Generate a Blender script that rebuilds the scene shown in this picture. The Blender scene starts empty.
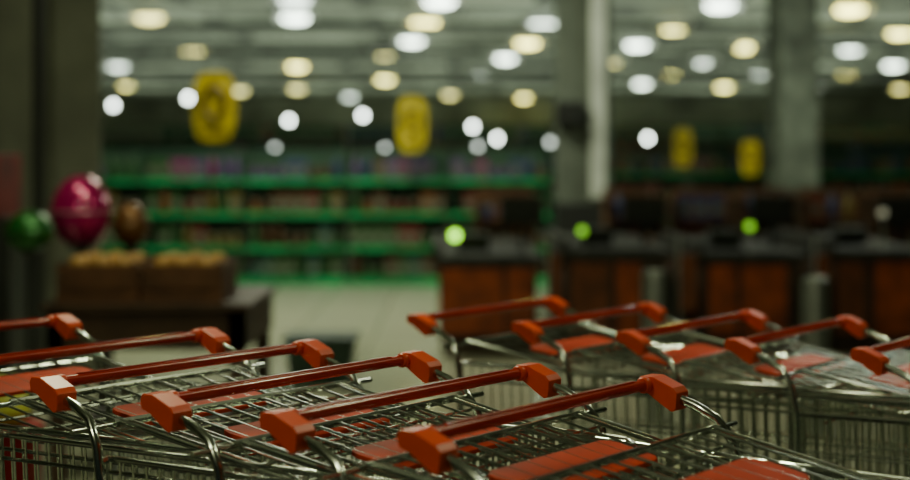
import bpy, math, random
from mathutils import Vector, Matrix
random.seed(7)
S = bpy.context.scene
COL = S.collection

# ------------------------------------------------------------------ materials
def mat(name, col, rough=0.5, metal=0.0, noise=0.0, nscale=8.0, emit=None, estr=0.0, coat=0.0, bump=0.0, spec=.5):
    m = bpy.data.materials.new(name); m.use_nodes = True
    nt = m.node_tree; b = nt.nodes["Principled BSDF"]
    b.inputs["Base Color"].default_value = (*col, 1)
    b.inputs["Roughness"].default_value = rough
    b.inputs["Metallic"].default_value = metal
    b.inputs["Coat Weight"].default_value = coat
    b.inputs["Specular IOR Level"].default_value = spec
    if emit:
        b.inputs["Emission Color"].default_value = (*emit, 1)
        b.inputs["Emission Strength"].default_value = estr
    if noise > 0 or bump > 0:
        tc = nt.nodes.new("ShaderNodeTexCoord")
        n = nt.nodes.new("ShaderNodeTexNoise"); n.inputs["Scale"].default_value = nscale
        n.inputs["Detail"].default_value = 4
        nt.links.new(tc.outputs["Object"], n.inputs["Vector"])
        if noise > 0:
            r = nt.nodes.new("ShaderNodeValToRGB")
            r.color_ramp.elements[0].position = .3; r.color_ramp.elements[1].position = .7
            r.color_ramp.elements[0].color = (*[c*(1-noise) for c in col], 1)
            r.color_ramp.elements[1].color = (*[min(1, c*(1+noise)) for c in col], 1)
            nt.links.new(n.outputs["Fac"], r.inputs["Fac"])
            nt.links.new(r.outputs["Color"], b.inputs["Base Color"])
        if bump > 0:
            bp = nt.nodes.new("ShaderNodeBump"); bp.inputs["Strength"].default_value = bump
            bp.inputs["Distance"].default_value = .002
            nt.links.new(n.outputs["Fac"], bp.inputs["Height"])
            nt.links.new(bp.outputs["Normal"], b.inputs["Normal"])
    return m

M_chrome = mat("zinc_wire", (.74, .78, .70), .18, 1.0, noise=.12, nscale=30)
M_tube = mat("chrome_tube", (.66, .70, .62), .17, 1.0, noise=.1, nscale=20)
M_cap = mat("orange_red_plastic", (.92, .078, .0), .34, noise=.1, nscale=14, bump=.15, spec=.4)
M_bar = mat("red_bar_plastic", (.56, .026, .0), .2, noise=.12, nscale=12, coat=.3, spec=.4)
M_panel = mat("orange_seat_plastic", (.50, .034, .0), .6, noise=.3, nscale=9, spec=.1)
M_rubber = mat("grey_rubber", (.05, .05, .05), .6, noise=.1)
M_fork = mat("castor_steel", (.4, .4, .4), .35, 1.0, noise=.1)

# ------------------------------------------------------------------ mesh builder
class MB:
    def __init__(s): s.v = []; s.f = []; s.m = []
    def tube(s, pts, r, n=6, closed=False, mi=0):
        pts = [Vector(p) for p in pts]; L = len(pts); b0 = len(s.v)
        T = []
        for i in range(L):
            if closed: t = (pts[(i+1) % L]-pts[i-1])
            else: t = pts[min(i+1, L-1)]-pts[max(i-1, 0)]
            T.append(t.normalized())
        a = Vector((0, 0, 1)) if abs(T[0].z) < .9 else Vector((1, 0, 0))
        u = T[0].cross(a).normalized()
        for i in range(L):
            u = (u-T[i]*u.dot(T[i])).normalized(); w = T[i].cross(u)
            for k in range(n):
                an = 2*math.pi*k/n
                s.v.append(pts[i]+(u*math.cos(an)+w*math.sin(an))*r)
        rng = L if closed else L-1
        for i in range(rng):
            j = (i+1) % L
            for k in range(n):
                k2 = (k+1) % n
                s.f.append((b0+i*n+k, b0+i*n+k2, b0+j*n+k2, b0+j*n+k)); s.m.append(mi)
        if not closed:
            s.f.append(tuple(b0+k for k in range(n))[::-1]); s.m.append(mi)
            s.f.append(tuple(b0+(L-1)*n+k for k in range(n))); s.m.append(mi)
    def box(s, x0, x1, y0, y1, z0, z1, mi=0):
        b = len(s.v)
        for z in (z0, z1):
            for x, y in ((x0, y0), (x1, y0), (x1, y1), (x0, y1)): s.v.append(Vector((x, y, z)))
        for f in ((3, 2, 1, 0), (4, 5, 6, 7), (0, 1, 5, 4), (1, 2, 6, 5), (2, 3, 7, 6), (3, 0, 4, 7)):
            s.f.append(tuple(b+i for i in f)); s.m.append(mi)
    def lathe(s, prof, n=20, mi=0, c=(0, 0, 0)):
        b = len(s.v)
        for r, z in prof:
            for k in range(n):
                a = 2*math.pi*k/n
                s.v.append(Vector((c[0]+r*math.cos(a), c[1]+r*math.sin(a), c[2]+z)))
        for i in range(len(prof)-1):
            for k in range(n):
                k2 = (k+1) % n
                s.f.append((b+i*n+k, b+i*n+k2, b+(i+1)*n+k2, b+(i+1)*n+k)); s.m.append(mi)
        s.f.append(tuple(b+k for k in range(n))[::-1]); s.m.append(mi)
        s.f.append(tuple(b+(len(prof)-1)*n+k for k in range(n))); s.m.append(mi)
    def prism(s, prof, y0, y1, mi=0, axis='y'):
        b = len(s.v); n = len(prof)
        for y in (y0, y1):
            for p in prof:
                s.v.append(Vector((p[0], y, p[1])) if axis == 'y' else Vector((p[0], p[1], y)))
        for k in range(n):
            k2 = (k+1) % n
            s.f.append((b+k, b+k2, b+n+k2, b+n+k)); s.m.append(mi)
        s.f.append(tuple(b+k for k in range(n))[::-1]); s.m.append(mi)
        s.f.append(tuple(b+n+k for k in range(n))); s.m.append(mi)
    def xform(s, M, start=0):
        for i in range(start, len(s.v)): s.v[i] = M @ s.v[i]
    def obj(s, name, mats, smooth=True, bevel=0, parent=None, loc=None):
        me = bpy.data.meshes.new(name); me.from_pydata([tuple(v) for v in s.v], [], s.f); 
        for m in (mats if isinstance(mats, (list, tuple)) else [mats]): me.materials.append(m)
        me.polygons.foreach_set("material_index", s.m)
        me.update()
        import bmesh
        bm = bmesh.new(); bm.from_mesh(me); bmesh.ops.recalc_face_normals(bm, faces=bm.faces[:])
        if bevel > 0:
            bmesh.ops.bevel(bm, geom=[e for e in bm.edges if len(e.link_faces) == 2 and e.calc_face_angle() > .5],
                            offset=bevel, segments=2, affect='EDGES', profile=.6)
        for f in bm.faces: f.smooth = smooth
        bm.to_mesh(me); bm.free()
        if smooth:
            try: me.set_sharp_from_angle(angle=math.radians(45))
            except Exception: pass
        o = bpy.data.objects.new(name, me); COL.objects.link(o)
        if loc is not None: o.location = loc
        if parent: o.parent = parent
        return o

def empty(name, loc=(0, 0, 0), rz=0):
    e = bpy.data.objects.new(name, None); e.empty_display_size = .1
    e.location = loc; e.rotation_euler = (0, 0, rz); COL.objects.link(e); return e
def tag(o, label, cat, group=None):
    o["label"] = label; o["category"] = cat
    if group: o["group"] = group
    return o
def copytree(o, parent=None):
    c = o.copy(); COL.objects.link(c)
    if parent: c.parent = parent
    for ch in o.children: copytree(ch, c)
    return c

# ------------------------------------------------------------------ shopping cart
def build_cart():
    root = empty("shopping_cart")
    hy = .252
    f = MB()
    for sg in (-1, 1):
        y = sg*hy
        f.tube([(.015, y, .992), (.035, y, .985), (.065, y, .976), (.095, y*1.01, .962), (.116, y*1.03, .932), (.127, sg*.262, .88), (.128, sg*.262, .60),
                (.118, sg*.262, .30), (.115, sg*.262, .20), (.13, sg*.262, .155), (.17, sg*.258, .14), (.5, sg*.226, .135), (.82, sg*.192, .14),
                (.87, sg*.180, .145), (.885, sg*.15, .147), (.887, 0, .147)], .0064, 10)
    f.tube([(.103, -.29, .952), (.103, .29, .952)], .0038, 8)
    f.tube([(.122, -.262, .33), (.122, .262, .33)], .006, 8)
    for sg in (-1, 1):
        f.tube([(.125, sg*.262, .47), (.30, sg*.218, .435), (.55, sg*.185, .45)], .006, 8)
        f.tube([(.50, sg*.226, .14), (.56, sg*.19, .30), (.62, sg*.170, .475)], .007, 8)
    f.tube([(.45, -.232, .14), (.45, .232, .14)], .006, 8)
    f.obj("frame", M_tube, parent=root)
    b = MB()
    X0, X1 = .12, .90
    def hw(x, t):
        k = (x-X0)/(X1-X0)
        r = .247-.055*k; fl = .222-.055*k
        return fl+(r-fl)*t
    def zf(x): return .43+.085*(x-X0)/(X1-X0)
    def zr(x): return .915+.012*(x-X0)/(X1-X0)
    def P(x, t, sg): return (x, sg*hw(x, t), zf(x)+(zr(x)-zf(x))*t)
    b.tube([P(X0, 1, -1), P(.5, 1, -1), P(X1-.03, 1, -1), (X1+.0, -hw(X1, 1)+.025, zr(X1)), (X1+.0, hw(X1, 1)-.025, zr(X1)), P(X1-.03, 1, 1), P(.5, 1, 1), P(X0, 1, 1)], .0046, 8)
    for sg in (-1, 1):
        for t in (.93, .78, .63, .48, .32, .16, 0):
            b.tube([P(X0, t, sg), P(.5, t, sg), P(X1-.02, t, sg)], .0030 if t in (.93, 0) else .0020, 6)
        n = 32
        for i in range(n+1):
            x = X0+(X1-.02-X0)*i/n
            b.tube([P(x, 1, sg), P(x, .5, sg), P(x, 0, sg)], .0018, 6)
    for i in range(13):
        y = -1+2*i/12
        b.tube([(X1, y*hw(X1, 1)*.93, zr(X1)), (X1-.02, y*hw(X1, 0), zf(X1))], .0018, 5)
    for t in (.85, .65, .45, .25, 0):
        b.tube([(X1-.02*(1-t), -hw(X1, t), zf(X1)+(zr(X1)-zf(X1))*t), (X1-.02*(1-t), hw(X1, t), zf(X1)+(zr(X1)-zf(X1))*t)], .0024, 5)
    for i in range(12):
        y = -1+2*i/11
        b.tube([(X0, y*hw(X0, 0), zf(X0)), (X1-.02, y*hw(X1-.02, 0), zf(X1-.02))], .002, 5)
    for i in range(12):
        x = X0+(X1-X0-.02)*i/11
        b.tube([(x, -hw(x, 0), zf(x)-.004), (x, hw(x, 0), zf(x)-.004)], .0024, 5)
    for sg in (-1, 1):
        b.tube([P(X0+.004, 1, sg), (X0+.004, sg*.258, .912)], .0045, 6)
        b.tube([P(X0+.004, 0, sg), (X0+.004, sg*.258, .45)], .0045, 6)
    b.obj("basket", M_chrome, parent=root)
    g = MB(); sl = math.tan(math.radians(9))
    def G(x, y, dz=0): return (.108+x, y, .957-x*sl+dz)
    g.tube([G(.0, -.215), G(.38, -.185), G(.41, -.16), G(.41, .16), G(.38, .185), G(0, .215)], .0038, 8)
    for i in range(11):
        y = -1+2*i/10
        g.tube([G(.0, y*.2), G(.41, y*.165)], .0018, 6)
    for x in (.045, .215, .275, .34):
        g.tube([G(x, -(.213-.08*x), -.004), G(x, (.213-.08*x), -.004)], .0024, 6)
    g.tube([G(0, -.225, .0), G(0, .225, .0)], .0034, 6)
    gate = g.obj("rear_gate", M_chrome, parent=root)
    p = MB()
    prof = [(-.122, .098), (-.11, .09), (.125, .09), (.138, .098), (.142, .11), (.137, .165), (.125, .175), (-.11, .175), (-.119, .165), (-.126, .11)]
    p.prism([(x, y) for y, x in prof], 0.0, .006, axis='z')
    for i in range(len(p.v)):
        v = p.v[i]; p.v[i] = Vector(G(v.x, v.y, -.0045+v.z))
    p.obj("child_seat_panel", M_panel, parent=gate, bevel=.0012, smooth=True)
    h = MB()
    h.tube([(0, -.242, 1.0), (0, .242, 1.0)], .0078, 16)
    h.box(-.003, .003, -.2, .2, 1.0073, 1.009)
    hb = h.obj("handle_bar", M_bar, parent=root)
    for sg in (-1, 1):
        c = MB()
        prof = [(-.0142, 1.003), (-.0105, 1.0105), (.008, 1.011), (.039, .999), (.0455, .992), (.0435, .970), (.037, .967), (.022, .9755), (.002, .988), (-.0122, .992)]
        y = sg*hy
        c.prism(prof, y-.0162, y+.0162)
        o = c.obj("end_cap", M_cap, parent=hb, bevel=.0015, smooth=False)
        c2 = MB(); c2.lathe([(.0095, 0), (.011, .004), (.011, .010), (.0095, .013)], 16)
        c2.xform(Matrix.Translation((0, sg*.236, 1.0)) @ Matrix.Rotation(math.radians(90*sg), 4, 'X'))
        c2.obj("collar", M_cap, parent=o)
    for (x, y, rz) in ((.115, .262, .3), (.115, -.262, -.2), (.86, .175, .1), (.86, -.175, .4)):
        k = MB()
        k.lathe([(.016, .118), (.016, .138), (.008, .142)], 12)
        k.box(-.016, .03, -.02, -.017, .05, .12); k.box(-.016, .03, .017, .02, .05, .12); k.box(-.016, .03, -.02, .02, .116, .12)
        ck = k.obj("castor", M_fork, parent=root, smooth=False); ck.location = (x, y, 0); ck.rotation_euler = (0, 0, rz)
        w = MB()
        w.lathe([(.012, -.014), (.03, -.014), (.044, -.012), (.05, -.006), (.05, .006), (.044, .012), (.03, .014), (.012, .014)], 20)
        w.xform(Matrix.Translation((.012, 0, .05)) @ Matrix.Rotation(math.radians(90), 4, 'X'))
        w.obj("wheel", M_rubber, parent=ck)
    return root

cart = build_cart()
ANG = math.radians(-37.4)
row1 = [(.112, 1.811), (-.050, 1.923), (-.217, 2.059), (-.393, 2.202), (-.582, 2.372), (-.892, 2.60)]
row2 = [(.070, 3.295), (.279, 3.150), (.471, 2.989), (.650, 2.871), (.840, 2.733)]
first = True
for R, sc, grp in ((row1, 1.0, "nested shopping carts in the near row"), (row2, .97, "nested shopping carts in the second row")):
    for i, (x, y) in enumerate(R):
        c = cart if first else copytree(cart)
        first = False
        c.location = (x, y, 0.004); c.rotation_euler = (0, 0, ANG+math.radians(random.uniform(-.6, .6))); c.scale = (sc,)*3
        lab = "chrome wire shopping cart with red handle and orange caps, nested"
        if R is row1 and i == 0: lab = "foremost wire shopping cart with orange-capped red handle"
        if R is row1 and i == 5: lab = "wire shopping cart with red handle at the row's tail"
        if R is row2 and i == 0: lab = "rearmost wire shopping cart with red handle, last pushed in"
        tag(c, lab, "shopping cart", grp)

# ------------------------------------------------------------------ room
def struct(mb, name, m, **k):
    o = mb.obj(name, m, smooth=False, **k); o["kind"] = "structure"; return o
mf = bpy.data.materials.new("polished_floor_tiles"); mf.use_nodes = True
nt = mf.node_tree; bs = nt.nodes["Principled BSDF"]; bs.inputs["Roughness"].default_value = .2
tc = nt.nodes.new("ShaderNodeTexCoord"); br = nt.nodes.new("ShaderNodeTexBrick")
br.offset = 0; br.inputs["Scale"].default_value = 1; br.inputs["Brick Width"].default_value = .6; br.inputs["Row Height"].default_value = .6
br.inputs["Mortar Size"].default_value = .006
br.inputs["Color1"].default_value = (.56, .56, .40, 1); br.inputs["Color2"].default_value = (.50, .50, .37, 1); br.inputs["Mortar"].default_value = (.15, .14, .12, 1)
nt.links.new(tc.outputs["Object"], br.inputs["Vector"]); nt.links.new(br.outputs["Color"], bs.inputs["Base Color"])
b = MB(); b.box(-16, 24, -4, 64, -.1, 0); struct(b, "floor", mf)
M_shade = mat("black_floor_shade", (.018, .018, .016), .8, noise=.3, nscale=40, bump=.4)
b = MB(); b.box(-3.2, 4.2, .2, 4.9, 0, .004); o = b.obj("floor_shade_sheet", M_shade, smooth=False); tag(o, "wide black sheet painting the shade beneath the shopping carts", "shade sheet")  # dark sheet added so the floor under the carts reads as shaded
mc = bpy.data.materials.new("ceiling_panels"); mc.use_nodes = True
nt = mc.node_tree; bs = nt.nodes["Principled BSDF"]; bs.inputs["Roughness"].default_value = .6
tc = nt.nodes.new("ShaderNodeTexCoord"); br = nt.nodes.new("ShaderNodeTexBrick")
br.offset = .5; br.inputs["Scale"].default_value = 1; br.inputs["Brick Width"].default_value = 3.1; br.inputs["Row Height"].default_value = 2.0
br.inputs["Mortar Size"].default_value = .24; br.inputs["Mortar Smooth"].default_value = .3
br.inputs["Color1"].default_value = (.72, .77, .65, 1); br.inputs["Color2"].default_value = (.26, .29, .24, 1); br.inputs["Mortar"].default_value = (.09, .10, .085, 1)
ns = nt.nodes.new("ShaderNodeTexNoise"); ns.inputs["Scale"].default_value = .5; ns.inputs["Detail"].default_value = 4
mx = nt.nodes.new("ShaderNodeMix"); mx.data_type = 'RGBA'; mx.blend_type = 'MULTIPLY'; mx.inputs[0].default_value = .9
nt.links.new(tc.outputs["Object"], br.inputs["Vector"]); nt.links.new(tc.outputs["Object"], ns.inputs["Vector"])
rp = nt.nodes.new("ShaderNodeValToRGB"); rp.color_ramp.elements[0].position = .42; rp.color_ramp.elements[1].position = .58; rp.color_ramp.elements[0].color = (.2, .21, .18, 1)
nt.links.new(ns.outputs["Fac"], rp.inputs["Fac"])
nt.links.new(br.outputs["Color"], mx.inputs[6]); nt.links.new(rp.outputs["Color"], mx.inputs[7]); nt.links.new(mx.outputs[2], bs.inputs["Base Color"])
b = MB(); b.box(-16, 24, -4, 64, 4.0, 4.1); struct(b, "ceiling", mc)
M_wall = mat("dark_plaster", (.34, .37, .29), .8, noise=.5, nscale=.6)
b = MB(); b.box(-16, 24, 64, 64.2, 0, 4.0); struct(b, "wall_back", M_wall)
b = MB(); b.box(-16.2, -16, -4, 64, 0, 4.0); struct(b, "wall_left", M_wall)
b = MB(); b.box(24, 24.2, -4, 64, 0, 4.0); struct(b, "wall_right", M_wall)
M_beam = mat("grey_beam", (.05, .055, .047), .6, noise=.3)
for i, y in enumerate((29.6, 34.3, 39.2, 44.6, 51.0)):
    b = MB(); b.box(-16, 24, y-.12, y+.12, 3.84, 4.0); struct(b, "trim_%d" % (i+1), M_beam)

M_col = mat("grey_concrete", (.21, .22, .18), .75, noise=.25, nscale=2.5)
M_col2 = mat("grey_green_paint", (.12, .14, .11), .7, noise=.3, nscale=2.5)
M_col3 = mat("dull_green_paint", (.19, .22, .17), .7, noise=.6, nscale=3)
M_colw = mat("white_edge_highlight", (.66, .70, .62), .5, noise=.3, nscale=2)
M_dk = mat("dark_metal", (.02, .022, .02), .45, noise=.2)
def pillar(x, y, w, m, label, rz=0, guard=True, highlight=False):
    e = empty("pillar", (x, y, 0), rz)
    b = MB(); b.box(-w/2, w/2, -w/2, w/2, 0.0, 4.0); b.obj("shaft", m, parent=e, smooth=False, bevel=.015)
    if guard:
        b = MB(); k = w/2+.02
        b.box(-k, k, -k, k, 0, .9); b.obj("base_guard", M_dk, parent=e, smooth=False, bevel=.01)
    if highlight:
        b = MB(); b.box(w*.10, w*.38, -w/2-.07, -w/2, .95, 4.0); b.obj("edge_highlight", M_colw, parent=e, smooth=False, bevel=.01)  # pale strip painted in for the brightly lit right side of the pillar
    tag(e, label, "pillar"); return e
pillar(-2.99, 9.6, 1.35, M_col, "broad grey concrete pillar behind the produce stand", rz=math.radians(15.5), guard=False)
b = MB(); b.lathe([(.035, 0), (.035, 4.0)], 14); o = b.obj("drain_pipe", M_dk, loc=(-2.40, 8.62, 0)); tag(o, "thin dark vertical pipe running up the grey pillar", "pipe")
pillar(1.21, 14.2, .50, M_col2, "grey-green square pillar with painted pale duct near the checkouts", highlight=True)
pillar(4.4, 19.5, .52, M_col3, "dull grey-green pillar behind the checkouts", rz=math.radians(8))
b = MB(); b.box(-.13, .13, -.1, .1, 0, .22); b.box(-.1, .1, -.11, -.1, .03, .19)
o = b.obj("loudspeaker", M_dk, loc=(1.06, 13.84, 1.62), bevel=.01, smooth=False); tag(o, "small black box mounted on the grey-green pillar", "speaker")

# ------------------------------------------------------------------ ceiling lights
M_warm = mat("warm_diffuser", (.9, .9, .7), .5, emit=(1, .92, .22), estr=13)
M_cool = mat("cool_diffuser", (.9, .9, .9), .5, emit=(.84, 1, .82), estr=14)
M_warm2 = mat("warm_diffuser_dim", (.9, .9, .7), .5, emit=(1, .92, .26), estr=5.5)
M_cool2 = mat("cool_diffuser_dim", (.9, .9, .9), .5, emit=(.84, 1, .84), estr=6)
M_house = mat("lamp_housing", (.7, .7, .68), .4, noise=.1)
def panel_lamp(m):
    e = empty("ceiling_lamp")
    b = MB(); b.prism([(-.30, .14), (.30, .14), (.36, .0), (.33, .0), (.28, .05), (-.28, .05), (-.33, .0), (-.36, .0)], -.3, .3)
    b.obj("housing", M_house, parent=e, smooth=False)
    b = MB(); b.lathe([(.05, -.045), (.16, -.034), (.22, 0), (.24, .03), (.24, .05)], 24); b.obj("diffuser", m, parent=e)
    return e
protos = {}
def lamp(px, py, tone):
    Y = 3815/(160-py); X = (px-455)/1496*Y
    if tone not in protos:
        protos[tone] = panel_lamp({'w': M_warm, 'c': M_cool, 'W': M_warm2, 'C': M_cool2}[tone]); c = protos[tone]
    else: c = copytree(protos[tone])
    c.location = (round(X, 2), round(Y, 2), 3.86)
    tag(c, "round ceiling lamp glowing %s" % ("warm yellow-white" if tone in 'wW' else "cool white"), "ceiling lamp", "ceiling lamps over the sales floor")
for a in ((295, 3, 'C'), (295, 20, 'c'), (440, 4, 'c'), (425, 25, 'w'), (412, 43, 'c'), (543, 27, 'c'), (527, 45, 'w'), (505, 60, 'c'), (480, 75, 'C'),
          (720, 8, 'c'), (673, 30, 'w'), (637, 47, 'c'), (613, 63, 'W'), (850, 12, 'w'), (790, 33, 'c'), (744, 49, 'w'), (703, 63, 'c'), (672, 75, 'w'), (642, 85, 'c'),
          (900, 35, 'w'), (850, 51, 'c'), (893, 67, 'c'), (846, 77, 'w'), (760, 76, 'c'), (724, 88, 'w'), (571, 75, 'W'),
          (385, 81, 'w'), (297, 68, 'w'), (297, 90, 'W'), (194, 54, 'W'), (126, 86, 'w'), (524, 99, 'w'), (150, 20, 'W'), (385, 56, 'W'), (118, 68, 'C'), (812, 88, 'C'), (900, 90, 'W'), (588, 42, 'C'), (240, 92, 'W'), (350, 98, 'C'), (600, 92, 'C'), (450, 96, 'W')):
    lamp(*a)
for (x0, x1, y, z) in ((-9, 13, 26.5, 3.62), (-9, 14, 33.0, 3.6), (-10, 18, 42, 3.6)):
    e = empty("cable_tray", ((x0+x1)/2, y, z)); L = x1-x0
    b = MB(); b.box(-L/2, L/2, -.09, .09, 0, .012); b.box(-L/2, L/2, -.10, -.09, 0, .07); b.box(-L/2, L/2, .09, .10, 0, .07); b.obj("tray", M_beam, parent=e, smooth=False)
    for k in (-.4, 0, .4):
        b = MB(); b.tube([(k*L, 0, .0), (k*L, 0, 4.0-z)], .008, 6); b.obj("hanger_rod", M_dk, parent=e)
    tag(e, "dark metal cable tray hanging under the ceiling", "cable tray", "cable trays under the ceiling")
M_bulb = mat("white_bulb", (1, 1, 1), .4, emit=(.88, 1, .90), estr=22)
M_bulb2 = mat("white_bulb_dim", (1, 1, 1), .4, emit=(.88, 1, .88), estr=4)
def pendant(x, y, z, m):
    e = empty("pendant_lamp", (x, y, z))
    b = MB(); b.tube([(0, 0, .16), (0, 0, 4.0-z)], .006, 6); b.obj("cord", M_dk, parent=e)
    b = MB(); b.lathe([(.02, .17), (.03, .12), (.09, .07), (.10, .05), (.095, .05), (.085, .065), (.03, .11)], 20); b.obj("lamp_shade", M_dk, parent=e)
    b = MB(); b.lathe([(.01, -.06), (.04, -.045), (.052, -.012), (.048, .02), (.03, .05)], 16); b.obj("bulb", m, parent=e)
    tag(e, "small bright white pendant lamp on a thin cord", "pendant lamp", "pendant lamps above the shelves")
for x, y, z, m in ((-5.94, 26, 2.26, M_bulb), (-4.46, 25, 2.34, M_bulb), (-3.0, 27, 2.02, M_bulb), (-1.6, 26, 2.08, M_bulb), (.32, 27, 1.91, M_bulb), (.79, 28, 1.71, M_bulb),
                   (-1.36, 29, 1.53, M_bulb2), (1.78, 28, 1.64, M_bulb2), (3.61, 28, 1.71, M_bulb), (-3.49, 29, 1.53, M_bulb2), (.46, 30, 1.58, M_bulb2)):
    pendant(x, y, z, m)

# ------------------------------------------------------------------ hanging signs
M_yel = mat("yellow_board", (.58, .44, .003), .5, noise=.4, nscale=7)
M_org = mat("olive_ring", (.10, .06, .003), .5, noise=.15)
def sign(x, y, z, w, h, label):
    e = empty("hanging_sign", (x, y, z))
    b = MB(); R = w*.5; n = 36
    prof = []
    for k in range(n):
        t = 2*math.pi*k/n; cs, sn = math.cos(t), math.sin(t)
        p = .62
        prof.append((R*math.copysign(abs(cs)**p, cs), h/2*math.copysign(abs(sn)**p, sn)))
    b.prism(prof, -.01, .01); b.obj("board", M_yel, parent=e, smooth=False)
    b = MB(); b.tube([(R*.52*math.cos(a*math.pi/12), -.014, h*.06+R*.72*math.sin(a*math.pi/12)) for a in range(24)], R*.15, 6, closed=True)
    b.obj("printed_ring", M_org, parent=e)
    b = MB(); b.box(-R*.5, R*.5, -.016, -.01, -h/2+.07, -h/2+.10); b.obj("printed_line", M_org, parent=e, smooth=False)
    for sx in (-.5, .5):
        b = MB(); b.tube([(sx*R, 0, h/2-R*.25), (sx*R, 0, 4.0-z)], .004, 5); b.obj("cord", M_dk, parent=e)
    tag(e, label, "sign", "yellow hanging signs")
sign(-1.93, 12.0, 1.73, .34, .56, "large yellow hanging sign with a dark ring")
sign(-.43, 15.0, 1.66, .29, .56, "yellow hanging sign with a ring above green shelves")
sign(3.05, 20, 1.47, .24, .52, "small yellow hanging sign beyond the checkouts")
sign(3.67, 18.6, 1.33, .22, .44, "small yellow hanging sign beside the dull pillar")

# ------------------------------------------------------------------ shelving
M_green = mat("green_shelf_edge", (.012, .32, .10), .4, noise=.5, nscale=4)
M_shelf = mat("shelf_board", (.12, .20, .14), .5, noise=.1)
M_back = mat("shelf_back", (.03, .08, .045), .6, noise=.2)
M_dull = mat("dull_shelf_edge", (.05, .06, .045), .5, noise=.2)
def gondola(h=1.42, w=1.04, levels=(.08, .40, .75, 1.10), edge=None):
    edge = edge or M_green
    e = empty("shelf_unit")
    b = MB(); b.box(-w/2, w/2, .44, .47, 0, h); b.obj("back_panel", M_back, parent=e, smooth=False)
    b = MB(); b.box(-w/2, w/2, .0, .44, 0, .055); b.obj("plinth", edge, parent=e, smooth=False)
    for s in (-1, 1):
        b = MB(); b.box(s*(w/2-.015)-.015, s*(w/2-.015)+.015, .40, .44, .055, h); b.obj("upright", M_back, parent=e, smooth=False)
    for z in levels:
        b = MB(); b.box(-w/2+.005, w/2-.005, .02, .40, z-.02, z); sh = b.obj("shelf", M_shelf, parent=e, smooth=False)
        b = MB(); b.box(-w/2+.005, w/2-.005, .0, .02, z-.042, z+.015); b.obj("price_rail", edge, parent=sh, smooth=False)
    return e
pcols = [(.30, .05, .03), (.42, .14, .03), (.06, .18, .05), (.32, .24, .06), (.06, .09, .24), (.34, .34, .25), (.42, .05, .26), (.18, .08, .03), (.04, .20, .15), (.22, .10, .34)]
pcols = [tuple(v*.55 for v in c) for c in pcols]
pnames = ("red", "orange", "green", "mustard", "navy", "cream", "pink", "brown", "teal", "purple")
pm = [mat("package_print_%s" % n, c, .45, noise=.7, nscale=16) for n, c in zip(pnames, pcols)]
M_pcap = mat("package_lid", (.16, .17, .13), .4, noise=.1)
def proto_meshes():
    out = {}
    for i, m in enumerate(pm):
        b = MB(); b.lathe([(.035, 0), (.04, .01), (.04, .13), (.03, .17), (.014, .2), (.014, .225)], 12); b.lathe([(.017, .222), (.017, .245)], 10, mi=1)
        o = b.obj("bottle", [m, M_pcap]); out[("bottle", i)] = o.data; bpy.data.objects.remove(o)
        b = MB(); b.box(-.055, .055, -.03, .03, 0, .2); b.box(-.045, .045, -.031, -.03, .05, .13, mi=1)
        o = b.obj("carton", [m, M_pcap], smooth=False, bevel=.003); out[("carton", i)] = o.data; bpy.data.objects.remove(o)
        b = MB(); b.lathe([(.04, 0), (.045, .01), (.045, .1), (.036, .115)], 12); b.lathe([(.04, .113), (.04, .135)], 12, mi=1)
        o = b.obj("jar", [m, M_pcap]); out[("jar", i)] = o.data; bpy.data.objects.remove(o)
    return out
PM = proto_meshes()
ART = {"bottle": "bottle with pale cap", "carton": "carton with pale label", "jar": "jar with pale lid"}
ALL = tuple(range(10))
def fill(gx, gy, w, levels, n, sc, group, skip=.1, where="green-edged shelf", off=.12, pal=None, ch=.3):
    for li, z in enumerate(levels):
        pl = pal[li] if pal else ALL
        kind = random.choice(("bottle", "carton", "jar")); ci = random.choice(pl)
        for k in range(n):
            if random.random() < ch: kind = random.choice(("bottle", "carton", "jar", "carton")); ci = random.choice(pl)
            xx = -w/2+.09+(w-.18)*k/(n-1)
            if random.random() < skip: continue
            o = bpy.data.objects.new(kind, PM[(kind, ci)]); COL.objects.link(o)
            o.location = (gx+xx, gy+off, z+.001); o.scale = (sc,)*3
            tag(o, "%s %s standing on a %s" % (pnames[ci], ART[kind], where), kind, group)
g0 = None
LV = (.08, .40, .75, 1.10)
PL = ((2, 8, 7, 2), (2, 8, 0, 7, 2, 3), (1, 7, 0, 3, 1, 2), (6, 9, 9, 8, 4, 9, 7, 2))
for gx in (-3.78, -2.72, -1.66, -.60, .46):
    c = gondola() if g0 is None else copytree(g0); g0 = g0 or c
    c.location = (gx, 15.5, 0)
    tag(c, "low shelf unit with bright green edges stocked with groceries", "shelf", "green-edged shelf units")
    fill(gx, 15.5, 1.04, LV, 8, 1.06, "groceries on the green shelves", .05, pal=PL, ch=.75, off=.10)
for gx in (1.55, 2.6, 3.65, 4.7, 5.75, 6.8):
    c = copytree(g0); c.location = (gx, 22.5, 0)
    tag(c, "dim shelf unit with green edges behind the checkouts", "shelf", "shelf units behind the checkouts")
    fill(gx, 22.5, 1.04, LV[1:], 7, 1.12, "groceries on the shelves behind the checkouts", pal=((7, 0, 1), (7, 1, 0, 5), (0, 1, 3, 4)), ch=.6, off=.10)
gt = None
LT = (.08, .5, .92, 1.34, 1.72)
for k, gx in enumerate((-8.6, -6.8, -5.0, -3.2, -1.4, .4, 2.2, 4.0, 5.8, 7.6, 9.4)):
    c = gondola(2.05, 1.75, LT, M_dull) if gt is None else copytree(gt); gt = gt or c
    c.location = (gx, 31.5, 0)
    tag(c, "tall dim shelf unit stocked with packages", "shelf", "tall shelf units at the far aisle")
    fill(gx, 31.5, 1.75, LT[3:], 6, 1.4, "packages on the tall shelves", .15, "tall shelf")

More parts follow.
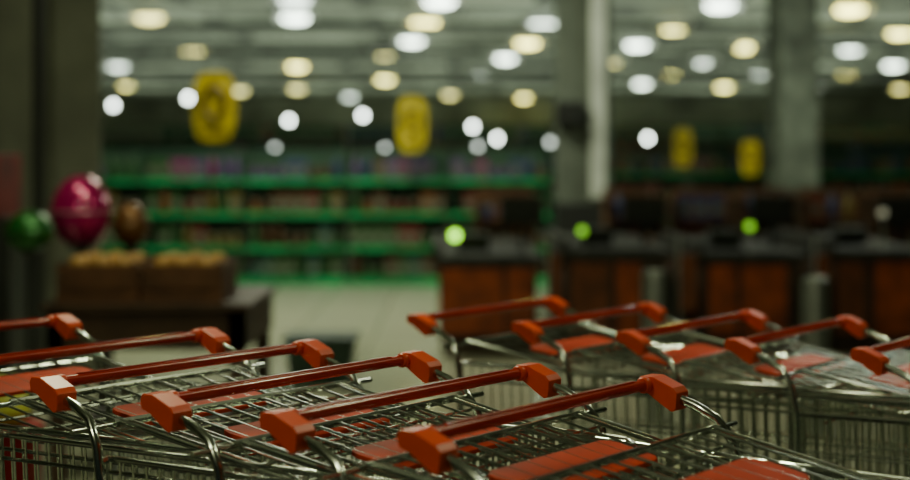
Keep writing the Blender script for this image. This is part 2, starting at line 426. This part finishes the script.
# ------------------------------------------------------------------ checkouts
M_orange = mat("orange_counter_panel", (.34, .058, .008), .5, noise=.6, nscale=7)
M_brownp = mat("brown_counter_panel", (.17, .042, .010), .5, noise=.5, nscale=6)
M_belt = mat("black_belt", (.012, .012, .012), .5, noise=.2)
M_grim = mat("dark_brown_laminate", (.05, .025, .013), .6, noise=.5, nscale=5)
M_top = mat("worn_grey_worktop", (.022, .022, .018), .6, noise=.5, nscale=6)
M_lime = mat("lime_indicator", (.3, 1, .05), .4, emit=(.38, 1, .03), estr=6)
M_lime2 = mat("lime_indicator_dim", (.2, .5, .03), .4, emit=(.36, 1, .03), estr=1.3)
M_creamlamp = mat("cream_indicator", (.5, .45, .35), .4, emit=(.9, .9, .6), estr=.3)
def checkout(x, y, lamp, d, m, panels, ht, lab, rr=1.0):
    e = empty("checkout_counter", (x, y, 0))
    b = MB(); b.box(-.33, .33, .02, 2.2, .1, ht); b.box(-.30, .30, .05, 2.15, 0, .1); b.obj("cabinet", M_grim, parent=e, smooth=False, bevel=.008)
    for p0, p1, pz, pmat in panels:
        b = MB(); b.box(p0, p1, .0, .02, pz, ht-.02); b.obj("front_panel", pmat, parent=e, smooth=False, bevel=.006)
    b = MB(); b.box(-.37, .37, -.03, 2.25, ht, ht+.06); b.box(-.37, -.32, -.03, 1.6, ht+.06, ht+.14); b.obj("worktop", M_top, parent=e, smooth=False, bevel=.008)
    b = MB(); b.box(-.28, .28, .02, 1.3, ht+.06, ht+.07); b.obj("conveyor_belt", M_belt, parent=e, smooth=False)
    b = MB(); b.tube([(.25, .5, ht+.06), (.25, .5, .98)], .018, 8); b.box(.1, .4, .47, .5, .86, 1.05); b.obj("screen", M_dk, parent=e, smooth=False)
    b = MB(); b.box(-.2, .02, .42, .62, ht+.07, ht+.19); b.obj("receipt_printer", M_dk, parent=e, smooth=False, bevel=.01)
    b = MB(); b.tube([(lamp, .0, ht+.06), (lamp, .0, d-.02)], .01, 8); b.obj("lamp_post", M_fork, parent=e)
    b = MB(); b.lathe([(.01*rr, -.03*rr), (.026*rr, -.024*rr), (.033*rr, 0), (.026*rr, .024*rr), (.01*rr, .03*rr)], 16, c=(lamp, 0, d)); b.obj("indicator_lamp", m, parent=e)
    tag(e, lab, "checkout counter", "checkout counters")
checkout(.22, 10, -.22, .80, M_lime, ((-.32, .10, .14, M_orange), (.13, .30, .14, M_orange)), .60, "dark checkout counter with orange front and lime indicator lamp")
checkout(1.08, 10, -.23, .83, M_lime2, ((-.3, -.05, .14, M_brownp), (.0, .16, .14, M_orange)), .64, "dark checkout counter with brown panels and dim lime indicator lamp", .8)
checkout(1.98, 10, -.01, .86, M_lime2, ((-.28, -.1, .14, M_orange), (-.06, .24, .14, M_orange)), .62, "dark checkout counter with orange panel and dim lime lamp", .8)
checkout(2.86, 10, -.0, .95, M_creamlamp, ((-.30, -.12, .14, M_brownp), (-.05, .25, .14, M_orange)), .64, "dark checkout counter with orange panel and cream indicator lamp", .8)
for gx0, gx1 in ((.60, .70), (1.46, 1.60), (2.36, 2.48)):
    e = empty("lane_gate", ((gx0+gx1)/2, 9.9, 0)); hwid = (gx1-gx0)/2
    b = MB(); b.lathe([(.02, 0), (.02, .01), (.012, .015), (.012, .8), (.008, .81)], 12, c=(-hwid+.02, 0, 0)); b.obj("gate_post", M_fork, parent=e)
    b = MB(); b.box(-hwid+.03, hwid, -.012, .012, .3, .68); b.obj("gate_leaf", M_brownp, parent=e, smooth=False, bevel=.004)
    tag(e, "small brown lane gate between two checkout counters", "gate", "lane gates between checkouts")
M_rack = mat("brown_rack_board", (.09, .038, .014), .6, noise=.5)
rk = None
for x, y in ((.42, 12.6), (1.52, 12.6), (2.1, 12.7), (2.66, 12.7), (3.22, 12.7), (3.78, 12.7)):
    if rk is None:
        rk = empty("display_rack")
        b = MB(); b.box(-.24, .24, .28, .30, 0, 1.06); b.obj("back_board", M_rack, parent=rk, smooth=False)
        for s in (-1, 1):
            b = MB(); b.box(s*.24-.01, s*.24+.01, 0, .30, 0, 1.02); b.obj("side_board", M_rack, parent=rk, smooth=False)
        for z in (.3, .56, .80):
            b = MB(); b.box(-.23, .23, 0, .28, z-.015, z); b.obj("shelf", M_rack, parent=rk, smooth=False)
        c = rk
    else: c = copytree(rk)
    c.location = (x, y, 0); tag(c, "narrow brown display rack with small packages near the checkouts", "rack", "impulse racks near the checkouts")
    fill(x, y, .46, (.56, .80), 3, .95, "packages on the impulse racks", .05, "narrow brown rack", .08, pal=((7, 0, 1), (1, 0, 4, 3)), ch=.7)

M_steel = mat("brushed_steel", (.34, .36, .33), .35, .9, noise=.15, nscale=12)
for x, y, h in ((.99, 7.4, .76), (1.71, 7.1, .75)):
    b = MB(); b.lathe([(.085, 0), (.085, .012), (.064, .014), (.064, h-.02), (.058, h-.004), (.04, h)], 24)
    o = b.obj("bollard", M_steel, loc=(x, y, 0)); tag(o, "short brushed steel bollard in front of the checkouts", "bollard", "steel bollards")

# ------------------------------------------------------------------ produce stand
M_wood = mat("dark_wood", (.045, .021, .010), .6, noise=.3, nscale=6)
M_wood2 = mat("crate_wood", (.10, .038, .013), .6, noise=.5, nscale=7)
e = empty("display_table", (-1.2, 6.0, 0))
b = MB(); b.box(-.46, .38, -.02, .9, .70, .727); b.obj("table_top", M_wood, parent=e, smooth=False, bevel=.004)
b = MB(); b.box(-.44, .36, 0, .03, .54, .70); b.box(-.44, .36, .85, .88, .54, .70); b.box(-.44, -.41, .0, .88, .54, .70); b.box(.33, .36, .0, .88, .54, .70)
b.obj("apron", M_wood, parent=e, smooth=False)
for x in (-.43, .29):
    for y in (.0, .82):
        b = MB(); b.box(x, x+.06, y, y+.06, 0, .70); b.obj("leg", M_wood, parent=e, smooth=False)
b = MB(); b.box(-.4, .32, .05, .83, .18, .2); b.obj("lower_board", M_wood, parent=e, smooth=False)
tag(e, "dark wooden display table carrying fruit crates", "table")
def crate(x, y, z, lab):
    e = empty("fruit_crate", (x, y, z))
    w, d, h = .33, .42, .16
    b = MB(); b.box(-w/2, w/2, 0, d, 0, .012)
    for k in range(3):
        z0 = .012+k*.05
        b.box(-w/2, w/2, 0, .01, z0, z0+.042); b.box(-w/2, w/2, d-.01, d, z0, z0+.042)
        b.box(-w/2, -w/2+.01, .01, d-.01, z0, z0+.042); b.box(w/2-.01, w/2, .01, d-.01, z0, z0+.042)
    b.obj("slats", M_wood2, parent=e, smooth=False)
    for sx in (-1, 1):
        for yy in (.012, d-.03):
            b = MB(); b.box(sx*(w/2-.02)-.009, sx*(w/2-.02)+.009, yy, yy+.018, .01, h+.005); b.obj("corner_post", M_wood, parent=e, smooth=False)
    b = MB(); b.box(-.13, .13, .035, .385, .014, .112); b.obj("liner", M_wood2, parent=e, smooth=False, bevel=.004)
    tag(e, lab, "crate", "wooden fruit crates")
M_fruit = mat("yellow_fruit_skin", (.46, .24, .06), .4, noise=.5, nscale=9)
M_stem = mat("fruit_stem", (.06, .04, .02), .7, noise=.2)
fr = MB(); fr.lathe([(.004, .012), (.02, .002), (.034, .012), (.041, .035), (.036, .058), (.02, .07), (.006, .064)], 16)
fruit_root = None
def fruit(x, y, z):
    global fruit_root
    if fruit_root is None:
        f = fr.obj("peach", M_fruit)
        s = MB(); s.tube([(0, 0, .062), (.003, 0, .08)], .003, 5); s.obj("stem", M_stem, parent=f); fruit_root = f
    else: f = copytree(fruit_root)
    f.location = (x, y, z); f.rotation_euler = (0, 0, random.uniform(0, 6))
    tag(f, "yellow-orange fruit heaped in a wooden crate", "fruit", "fruit in the crates")
for cx in (-1.44, -1.10):
    crate(cx, 6.02, .727, "slatted wooden crate heaped with yellow fruit on the table")
    for i in range(3):
        for j in range(4):
            fruit(cx-.09+.09*i+random.uniform(-.003, .003), 6.09+.09*j+random.uniform(-.002, .002), .727+.112+random.uniform(0, .006))
def egg(x, y, z, r, h, m, m2, zs, lab):
    e = empty("foil_wrapped_egg", (x, y, zs))
    dz = z-zs
    b = MB(); pr = []
    n = 18
    for k in range(1, n):
        t = math.pi*k/n
        rr = r*math.sin(t)*(1+.06*math.cos(t)); pr.append((rr, dz+h/2-h/2*math.cos(t)))
    b.lathe(pr, 28); b.obj("foil_body", m, parent=e)
    b = MB(); b.tube([(r*math.cos(a*math.pi/16), r*math.sin(a*math.pi/16), dz+h*.5) for a in range(32)], .006, 6, closed=True)
    b.obj("ribbon", m2, parent=e)
    b = MB(); b.lathe([(.05, 0), (.05, .01), (.014, .02), (.014, dz-.02), (r*.4, dz+.005), (r*.6, dz+.03)], 20); b.obj("stand", M_dk, parent=e)
    tag(e, lab, "decorative egg", "decorative eggs on the display")
M_mag = mat("magenta_foil", (.45, .005, .13), .2, .4, noise=.3, nscale=10, coat=.6)
M_grn = mat("green_foil", (.015, .12, .02), .3, .4, noise=.3, nscale=10)
M_brn = mat("copper_foil", (.16, .07, .022), .35, .4, noise=.4, nscale=14)
M_rib = mat("pale_pink_ribbon", (.5, .2, .28), .35, .3, noise=.1)
egg(-1.645, 6.58, .915, .133, .325, M_mag, M_rib, .727, "large glossy magenta foil-wrapped egg on a short stand")
egg(-1.735, 6.1, .93, .10, .17, M_grn, M_grn, 0, "dark green foil-wrapped egg on a slim floor stand")
egg(-1.43, 6.6, .92, .08, .20, M_brn, M_brn, .727, "small copper-brown wrapped egg beside the magenta one")
e = empty("display_stand", (-2.08, 6.3, 0))
M_redbox = mat("red_cardboard", (.20, .010, .008), .6, noise=.5, nscale=5)
b = MB(); b.box(-.2, .2, 0, .4, 0, 1.06); b.obj("carton_base", M_dk, parent=e, smooth=False, bevel=.005)
b = MB(); b.box(-.19, .145, .01, .38, 1.06, 1.33); b.obj("top_carton", M_redbox, parent=e, smooth=False, bevel=.005)
tag(e, "dark display stand topped with a red cardboard box", "display stand")
e = empty("storage_crate", (-.78, 8.6, 0))
M_dg = mat("dark_green_plastic", (.015, .04, .025), .5, noise=.2)
b = MB(); b.prism([(-.17, 0), (.17, 0), (.2, .27), (-.2, .27)], 0, .35); b.obj("crate_body", M_dg, parent=e, smooth=False, bevel=.01)
b = MB(); b.box(-.215, .215, -.015, .365, .25, .28); b.obj("crate_rim", M_dg, parent=e, smooth=False)
tag(e, "dark green plastic crate standing on the floor", "crate")
e = empty("promotion_bin", (-1.24, 4.1, .004))
M_redp = mat("red_bin_plastic", (.30, .010, .006), .5, noise=.2)
M_yg = mat("yellow_green_wrapper", (.36, .36, .03), .5, noise=.4, nscale=12)
b = MB(); b.lathe([(.085, 0), (.09, .01), (.105, .55), (.112, .555), (.112, .575), (.10, .575)], 24); b.obj("bin_body", M_redp, parent=e)
tag(e, "red plastic bin standing behind the shopping carts", "bin")
b = MB(); b.lathe([(.02, .0), (.06, .006), (.08, .04), (.07, .075), (.03, .10), (.022, .115), (.04, .13)], 18); o = b.obj("wrapped_bundle", M_yg, loc=(-1.24, 4.1, .579)); tag(o, "yellow-green wrapped bundle resting on the red bin", "bundle")

# ------------------------------------------------------------------ lights
def area(name, loc, rot, size, power, col, sy=None):
    l = bpy.data.lights.new(name, 'AREA'); l.energy = power; l.color = col; l.size = size
    if sy: l.shape = 'RECTANGLE'; l.size_y = sy
    o = bpy.data.objects.new(name, l); o.location = loc; o.rotation_euler = rot; COL.objects.link(o); return o
G1 = (.94, 1, .60)
area("key_lamp", (-.6, 4.8, 3.7), (math.radians(-25), 0, 0), .32, 56, G1)
area("key_lamp_side", (2.6, 3.6, 3.7), (0, math.radians(25), 0), .32, 20, G1)
area("front_fill", (-1.3, -.2, 3.7), (math.radians(30), 0, 0), .3, 26, (.98, 1, .62))  # added fill above and behind the camera, brightens the cap fronts
area("produce_fill", (-1.9, 5.6, 3.8), (math.radians(25), 0, 0), .4, 16, G1)  # added fill for the broad grey pillar and the produce stand
area("floor_lamp_mid", (-.9, 11.6, 3.8), (0, 0, 0), 1.4, 135, (.96, 1, .72))
area("shelf_lamp", (-1.6, 14.0, 3.8), (math.radians(15), 0, 0), 1.0, 50, (.84, 1, .80))
area("side_lamp", (4.0, 12.4, 3.7), (0, math.radians(30), 0), 1.2, 60, (.92, 1, .80))
area("pillar_lamp", (3.9, 16.5, 3.7), (math.radians(20), 0, 0), 1.0, 50, (.92, 1, .80))
area("ceiling_fill", (0, 42, 2.4), (math.radians(180), 0, 0), 26, 2300, (.85, 1, .76), 34)  # unseen upward fill, added only to brighten the ceiling
w = bpy.data.worlds.new("World"); S.world = w; w.use_nodes = True
w.node_tree.nodes["Background"].inputs[0].default_value = (.75, 1, .75, 1); w.node_tree.nodes["Background"].inputs[1].default_value = .01

# ------------------------------------------------------------------ camera
cd = bpy.data.cameras.new("camera"); cam = bpy.data.objects.new("camera", cd); COL.objects.link(cam)
cam.location = (0, 0, 1.304); cam.rotation_euler = (math.radians(90), 0, 0)
cd.sensor_width = 36; cd.lens = 1496/910*36; cd.shift_y = -80/910
cd.clip_start = .05; cd.clip_end = 200
cd.dof.use_dof = True; cd.dof.focus_distance = 2.05; cd.dof.aperture_fstop = 2.3
S.camera = cam
